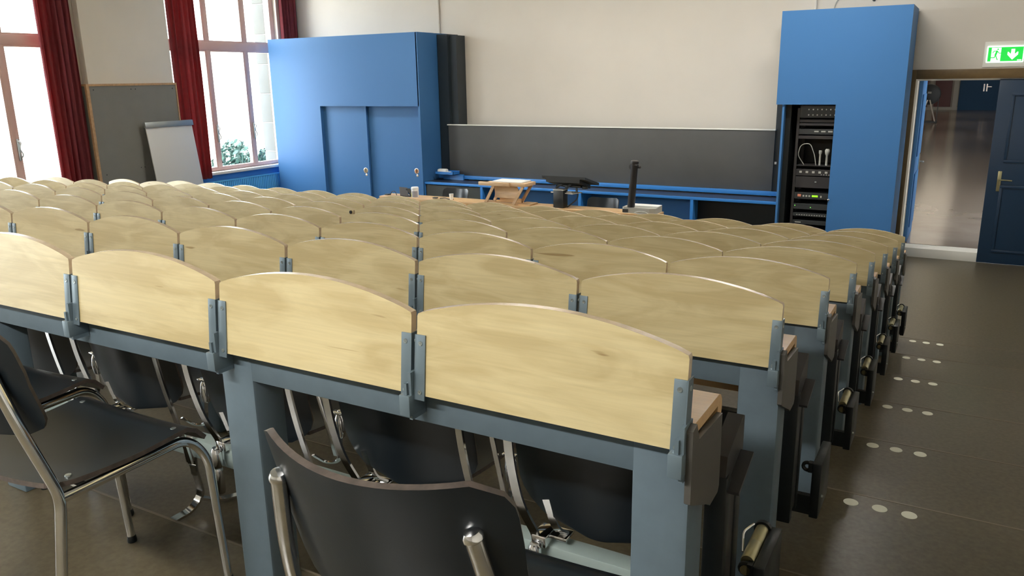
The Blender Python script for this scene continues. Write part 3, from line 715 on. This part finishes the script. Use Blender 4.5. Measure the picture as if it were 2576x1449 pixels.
m = MB(); m.box(XL+.01, xf+.045, 5.615, 7.075, 2.27, 2.30); m.box(xf+.001, xf+.045, 5.615, 5.655, .3, 2.27); m.box(xf+.001, xf+.045, 7.055, 7.075, .3, 2.27); m.build('trim', 'oak', PB)
m = MB()
for y, z_ in ((5.72, 2.22), (6.30, 2.22), (6.37, 2.22), (7.0, 2.22), (5.74, 1.05), (6.30, 1.10), (6.36, 1.10)): m.lathe([(.009, 0), (.006, .004)], (xf+.035, y, z_), (1, 0, 0), 0, 10)
m.build('screws', 'plastic_dark', PB)
FC = root('flipchart', (-9.95, 6.77, 0), 'white flipchart board leaning in front of the grey felt board', 'flipchart')
rotm = Matrix.Rotation(math.atan(.13), 3, 'Y')
def flean(m):
    for v in m.bm.verts:
        z_ = v.co.z; v.co.x += -.13*z_ ; v.co.x += (v.co.y-6.37)*0.0
    return m
fx = -9.92
flean(MB().box(fx-.02, fx, 6.38, 7.19, .70, 1.69, bev=.004)).build('writing_board', 'board_white', FC)
m = MB(); m.box(fx-.024, fx+.022, 6.365, 7.205, 1.665, 1.748, bev=.006); flean(m).build('paper_clamp', 'alu', FC)
m = MB(); m.box(fx-.024, fx+.02, 6.365, 7.205, .67, .70, bev=.004); flean(m).build('pen_tray', 'alu', FC)
for y in (6.45, 7.12): flean(MB().tube([(fx-.012, y, .004), (fx-.012, y, .70)], .012, 0, 10)).build('leg', 'alu', FC)
RD = root('radiator', (XL-.0, 8.3, 0), 'pale blue panel radiator under the window beside the left blue cabinet', 'radiator')
m = MB(); m.box(XL-.045, XL+.045, 7.30, 9.40, .700, .722, bev=.004); m.build('top_grille', 'blue_rad', RD)
m = MB(); n_ = 52
for k in range(n_):
    y = 7.32+(2.06)*k/(n_-1); m.box(XL-.035, XL+.040, y-.013, y+.013, .12, .70, bev=.006)
m.box(XL-.02, XL+.01, 7.31, 9.39, .10, .69); m.build('column_fins', 'blue_rad', RD)
for y in (7.5, 9.2): MB().box(XL-.045, XL+.0, y-.01, y+.01, 0, .14).build('bracket', 'blue_rad', RD)
# ------------------------------------------------------------------ lecture desk and what stands on it
LD = root('lecture_desk', (-4.6, 7.38, 0), 'long narrow beech lecture desk in front of the blackboard', 'desk')
DZ = .76
MB().box(-6.58, -2.64, 7.24, 7.53, DZ-.04, DZ, bev=.003).build('desktop', 'beech', LD)
MB().box(-6.55, -2.67, 7.26, 7.285, .08, DZ-.04).build('front_panel', 'beech', LD)
for x in (-6.50, -4.6, -2.72): MB().box(x-.02, x+.02, 7.285, 7.50, 0, DZ-.04).build('side_panel', 'beech', LD)
def slab(m, p0, p1, y0, y1, th, mi=0):
    (a, b_), (c_, d_) = p0, p1; L_ = math.hypot(c_-a, d_-b_); nx, nz = -(d_-b_)/L_*th/2, (c_-a)/L_*th/2
    m.prism([(a+nx, b_+nz), (c_+nx, d_+nz), (c_-nx, d_-nz), (a-nx, b_-nz)], 'y', y0, y1, mi)
LT = root('table_lectern', (-4.62, 7.38, DZ), 'small pale wooden table lectern on the middle of the lecture desk', 'lectern')
m = MB(); m.box(-4.955, -4.515, 7.20, 7.235, .992, 1.037, bev=.002); m.box(-4.515, -4.30, 7.225, 7.50, .995, 1.035, mi=0, bev=.002); m.box(-4.955, -4.515, 7.235, 7.50, .998, 1.012)
m.build('top', 'beech_pale', LT)
for y in (7.25, 7.47):
    m = MB(); slab(m, (-4.885, DZ+.01), (-4.76, .993), y-.01, y+.01, .035); m.build('leg', 'beech_pale', LT)
    m = MB(); slab(m, (-4.485, DZ+.01), (-4.345, .993), y-.01, y+.01, .035); m.build('leg', 'beech_pale', LT)
g = [[(-4.80+.0*0+(.345)*j/8+(.02*(1-i/8)), 7.30+.03*math.sin(PI*i/8), .835+.155*i/8) for j in range(9)] for i in range(9)]
MB().sheet(g, .008).build('front_board', 'beech_pale', LT)
m = MB(); m.box(-4.86, -4.46, 7.245, 7.262, DZ+.0, DZ+.02); m.box(-4.86, -4.46, 7.46, 7.475, DZ, DZ+.02); m.box(-4.73, -4.43, 7.34, 7.36, DZ+.02, .83); m.box(-4.42, -4.26, 7.26, 7.48, DZ, DZ+.018, rot=Matrix.Rotation(.0, 3, 'Z')); m.build('base', 'beech', LT)
m = MB(); m.box(-4.78, -4.36, 7.24, 7.49, 1.0375, 1.0495, bev=.002); tag(m.build('paper_pad', 'plastic_white'), 'white paper pad lying on top of the small wooden lectern', 'paper pad')
LP = root('tablet_stand', (-6.2, 7.38, DZ), 'dark grey slanted tablet at the left end of the lecture desk', 'tablet')
m = MB(); slab(m, (-6.345, .865), (-6.27, DZ+.005), 7.28, 7.42, .008); m.bm.verts.ensure_lookup_table()
g = [[(-6.352+.135*j/4+.085*i/4, 7.30+.10*(1-i/4), .872-.005*j/4-.098*i/4) for j in range(5)] for i in range(5)]
MB().sheet(g, .012).build('screen', 'black_grey', LP); m.bm.free()
m = MB(); slab(m, (-6.215, .855), (-6.13, DZ+.006), 7.36, 7.44, .010); m.box(-6.26, -6.12, 7.32, 7.44, DZ, DZ+.006); m.build('stand', 'plastic_dark', LP)
tag(MB().tube(fillet([(-6.48, 7.36, DZ+.004), (-6.455, 7.36, DZ+.05), (-6.42, 7.36, DZ+.062), (-6.39, 7.36, DZ+.05), (-6.375, 7.36, DZ+.004)], .02), .005, 0, 8).build('cable_loop', 'plastic_dark'), 'black cable loop standing on the left end of the lecture desk', 'cable')
tag(MB().box(-6.56, -6.50, 7.33, 7.40, DZ, DZ+.016, bev=.004).build('wallet', 'plastic_dark'), 'flat dark box at the left corner of the lecture desk', 'box')
BT = root('wipes_canister', (-6.04, 7.33, DZ), 'white cylindrical canister with yellow and grey label on the lecture desk', 'canister')
MB().lathe([(.046, 0), (.049, .004), (.049, .10), (.047, .104)], (-6.04, 7.33, DZ)).build('body', 'plastic_white', BT)
MB().lathe([(.050, .104), (.051, .108), (.051, .128), (.046, .138), (.03, .140)], (-6.04, 7.33, DZ)).build('lid', 'plastic_white', BT)
def wrap(a0, a1, z0, z1, matn):
    g = [[(-6.04+.0505*math.cos(a0+(a1-a0)*j/10), 7.33+.0505*math.sin(a0+(a1-a0)*j/10), DZ+z_) for j in range(11)] for z_ in (z0, z1)]
    MB().sheet(g, .001).build('label', matn, BT)
wrap(-2.75, -2.15, .006, .062, 'yellow'); wrap(-1.85, -.2, .006, .088, 'label_grey')
CU = tag(MB().lathe([(.022, 0), (.030, .075), (.028, .075), (.02, .004)], (-5.47, 7.35, DZ)).build('paper_cup', 'plastic_white'), 'small white cup on the lecture desk left of the lectern', 'cup')
tag(MB().tube(fillet([(-5.66, 7.36, DZ+.004), (-5.58, 7.37, DZ+.012), (-5.5, 7.33, DZ+.004), (-5.44, 7.36, DZ+.004)], .03), .006, 0, 8).build('desk_cable', 'plastic_dark'), 'dark cable lying flat on the lecture desk next to the cup', 'cable')
tag(MB().box(-5.76, -5.70, 7.33, 7.38, DZ, DZ+.014, bev=.003).build('clip_microphone', 'plastic_dark'), 'tiny dark block on the lecture desk left of the flat cable', 'desk item')
# monitor column and touch monitor
MC = root('monitor_column', (-3.875, 7.33, DZ), 'black square column with a white cap and side shelf on the lecture desk', 'monitor stand')
MB().box(-3.94, -3.81, 7.27, 7.40, DZ, .972, bev=.003).build('column', 'plastic_dark', MC)
MB().box(-3.945, -3.805, 7.265, 7.405, .972, .982, bev=.002).build('cap', 'plastic_grey', MC)
m = MB(); m.prism([(-4.02, 7.36), (-3.70, 7.30), (-3.65, 7.47), (-4.0, 7.50)], 'z', .930, .940); m.build('shelf', 'plastic_white', MC)
tag(MB().box(-3.80, -3.73, 7.34, 7.37, .9405, .954, bev=.002).build('marker_pen', 'plastic_white'), 'white pen on the shelf under the tilted monitor', 'pen')
MO = root('touch_monitor', (-3.78, 7.42, .94), 'black touch monitor seen from behind, tilted nearly flat on the desk stand', 'monitor')
def moni(u, v, h):   # u along width, v from the far/high edge to the near/low edge
    return (-4.07+.60*u+.09*v, 7.30+.26*v*1.0, 1.135-.085*v-.0*u+h)
m = MB()
def slabq(m, c, th, mi=0):
    A = [m.bm.verts.new(p) for p in c]; B = [m.bm.verts.new((p[0], p[1], p[2]-th)) for p in c]; k = len(c)
    fs = [m.bm.faces.new(A), m.bm.faces.new(B[::-1])] + [m.bm.faces.new((A[i], B[i], B[(i+1) % k], A[(i+1) % k])) for i in range(k)]
    for f_ in fs: f_.material_index = mi
# the screen leans back towards the audience: upper edge near us, lower edge towards the lecturer
TL, TRt, BR, BL = Vector((-4.10, 7.28, 1.142)), Vector((-3.53, 7.28, 1.142)), Vector((-3.47, 7.56, 1.048)), Vector((-4.04, 7.56, 1.048))
slabq(m, (TL, TRt, BR, BL), .028); m.build('display', 'plastic_dark', MO)
m = MB(); d = Vector((0, 0, -.028))
q = [TL.lerp(TRt, .1)+d, TL.lerp(TRt, .88)+d, BL.lerp(BR, .80)+d, BL.lerp(BR, .18)+d]; slabq(m, q, .045); m.build('rear_housing', 'plastic_dark', MO)
m = MB()
for xa in (-3.93, -3.80):
    m.bar([(xa+.05, 7.40, 1.05), (xa-.02, 7.36, .985)], .026, .014, 0, (0, 1, 0))
m.bar([(-3.72, 7.45, 1.03), (-3.70, 7.42, .94)], .02, .014, 0, (0, 1, 0)); m.box(-3.88, -3.64, 7.40, 7.46, 1.00, 1.02, bev=.004); m.lathe([(.035, 0), (.036, .01), (.036, .03), (.03, .035)], (-3.60, 7.44, .985)); m.build('arm', 'plastic_dark', MO)
tag(MB().tube(fillet([(-3.69, 7.44, .94), (-3.69, 7.42, .86), (-3.78, 7.38, .78), (-3.80, 7.36, DZ+.004)], .06), .009, 0, 8).build('monitor_cable', 'plastic_dark'), 'thick black cable curving from the monitor shelf down to the desk', 'cable')
tag(MB().tube(fillet([(-4.06, 7.45, 1.05), (-3.995, 7.45, 1.02), (-3.99, 7.46, .95), (-4.0, 7.52, .83)], .03), .004, 0, 6).build('thin_cable', 'blue'), 'thin blue cable hanging from the left corner of the monitor', 'cable')
# document camera
DC = root('document_camera', (-2.85, 7.40, DZ), 'grey document camera with upright lamp column at the right end of the lecture desk', 'document camera')
m = MB(); m.prism([(-3.06, 7.30), (-3.03, 7.27), (-2.72, 7.26), (-2.66, 7.30), (-2.66, 7.52), (-3.0, 7.52), (-3.06, 7.42)], 'z', DZ, DZ+.065); m.build('base', 'plastic_grey', DC)
m = MB(); m.box(-3.00, -2.66, 7.38, 7.52, DZ+.066, DZ+.078, bev=.003); m.build('stage', 'plastic_white', DC)
m = MB(); m.box(-3.045, -2.98, 7.262, 7.275, DZ+.008, DZ+.045); m.build('socket_panel', 'plastic_dark', DC)
m = MB(); cb = Vector((-2.96, 7.31, DZ+.06)); ct = Vector((-2.925, 7.30, 1.30)); ax = (ct-cb).normalized(); L_ = (ct-cb).length
m.lathe([(.042, 0), (.043, .02), (.040, L_-.02), (.044, L_-.01), (.044, L_)], cb, ax, 0, 24); m.build('column', 'black_grey', DC)
m = MB(); m.lathe([(.046, 0), (.047, .01), (.044, .013), (.047, .018), (.044, .022), (.047, .03), (.045, .055), (.03, .06)], ct, ax, 0, 24); m.lathe([(.018, 0), (.018, .03), (.012, .036)], ct+Vector((.04, 0, -.01)), (1, 0, 0), 0, 14)
m.lathe([(.036, 0), (.038, .05)], ct+Vector((-.05, .05, -.02)), (0, 1, 0), 0, 18); m.build('camera_head', 'black_grey', DC)
MB().lathe([(.0455, 0), (.0455, .006)], ct, ax, 0, 24).build('head_ring', 'screw', DC)
tag(MB().tube([(-2.80+.08*math.cos(t_)*(1-.1*math.sin(3*t_)), 7.235+.02*math.sin(t_)-.0, DZ+.008+.012*abs(math.sin(t_/2))+.01*math.sin(t_)) for t_ in [2*PI*k/24 for k in range(24)]], .006, 0, 8, closed=True).build('coiled_cable', 'plastic_grey'), 'pale grey cable loop lying in front of the document camera', 'cable')
# ------------------------------------------------------------------ fan trolley in the corridor
FN = root('drum_fan', (-1.50, 38.3, .12), 'large round black fan on a silver A-shaped trolley far down the corridor', 'fan')
m = MB(); m.lathe([(.30, 0), (.42, .02), (.43, .10), (.43, .32), (.40, .36), (.28, .36)], (-1.47, 38.15, 1.32), (0, 1, 0), 0, 32); m.build('drum', 'black_metal', FN)
m = MB(); m.box(-1.54, -1.40, 38.10, 38.15, 1.36, 1.44); m.build('nameplate', 'plastic_grey', FN)
for a_, b_ in ((-1.80, -1.51), (-1.14, -1.43)): MB().bar([(a_, 38.05, .16), (b_, 38.05, 1.10)], .05, .03, 0, (0, 1, 0)).build('leg', 'chrome', FN)
m = MB(); m.box(-1.86, -1.08, 38.0, 38.04, .14, .20); m.box(-1.86, -1.08, 38.7, 38.74, .14, .20); m.box(-1.86, -1.82, 38.04, 38.7, .14, .20); m.box(-1.12, -1.08, 38.04, 38.7, .14, .20)
m.box(-1.86, -1.83, 38.0, 38.03, .2, 1.2); m.box(-1.11, -1.08, 38.0, 38.03, .2, 1.2)
for x in (-1.82, -1.12):
    for y in (38.04, 38.68): m.lathe([(.05, -.015), (.05, .015)], (x, y, .17), (1, 0, 0), 0, 12)
m.build('trolley_frame', 'plastic_dark', FN)
# ------------------------------------------------------------------ outside the windows
struct(MB().box(-120, XL-.31, -60, 90, -1.2, -1.0).build('ground', 'ground'))
st = MB(); z_ = -1.0; k = 0
while z_ < 7: st.box(-11.07, XL-.305, 9.50, 10.1+(.0 if k % 2 else .05), z_, z_+.50, bev=.012); z_ += .515; k += 1
st.box(-11.06, XL-.31, 9.512, 10.09, -1.0, 7, mi=1)
tag(st.build('stone_pillar', ['stone', 'joint']), 'pale block-built stone pillar outside the window beside the left blue cabinet', 'pillar')
def bush(cx, cy, r, h, lab, seed):
    rnd = random.Random(seed); m = MB()
    for _ in range(1800):
        a_ = rnd.uniform(0, 2*PI); rr = r*math.sqrt(rnd.random()); zz = -1+h*rnd.random()**.6*(1-.35*(rr/r)**2)
        c = Vector((cx+rr*math.cos(a_), cy+rr*math.sin(a_), zz)); s_ = rnd.uniform(.04, .09)
        n_ = Vector((rnd.gauss(0, 1), rnd.gauss(0, 1), rnd.gauss(0, 1)+.6)).normalized(); e1 = n_.orthogonal().normalized(); e2 = n_.cross(e1)
        vs = [m.bm.verts.new(c+e1*s_*p_+e2*s_*q_) for p_, q_ in ((-1, 0), (-.3, .45), (.5, .4), (1.1, 0), (.5, -.4), (-.3, -.45))]; m.bm.faces.new(vs)
    for _ in range(7):
        a_ = rnd.uniform(0, 2*PI); m.tube([(cx, cy, -1.0), (cx+.3*r*math.cos(a_), cy+.3*r*math.sin(a_), -.3), (cx+.6*r*math.cos(a_), cy+.6*r*math.sin(a_), h-1.3)], .018, 0, 6)
    return tag(m.build('bush', 'foliage'), lab, 'bush', 'bushes outside the window')
bush(-14.0, 11.35, .62, 2.1, 'green bush outside, seen low in the middle pane of the second window', 3); bush(-14.0, 12.45, .40, 2.0, 'green bush outside, seen low in the pane beside the stone pillar', 4)
BU = root('office_building', (-66, 34, -1.0), 'pale building with rows of small windows seen far outside through the left window', 'building')
MB().box(-72, -60, 18, 60, -1.0, 14).build('facade', 'facade', BU)
for fl in range(4):
    for k in range(7):
        z_ = -.2+2.4*fl; y = 29+1.9*k; MB().box(-60.08, -59.98, y, y+1.0, z_, z_+1.4).build('window', 'facade_win', BU)
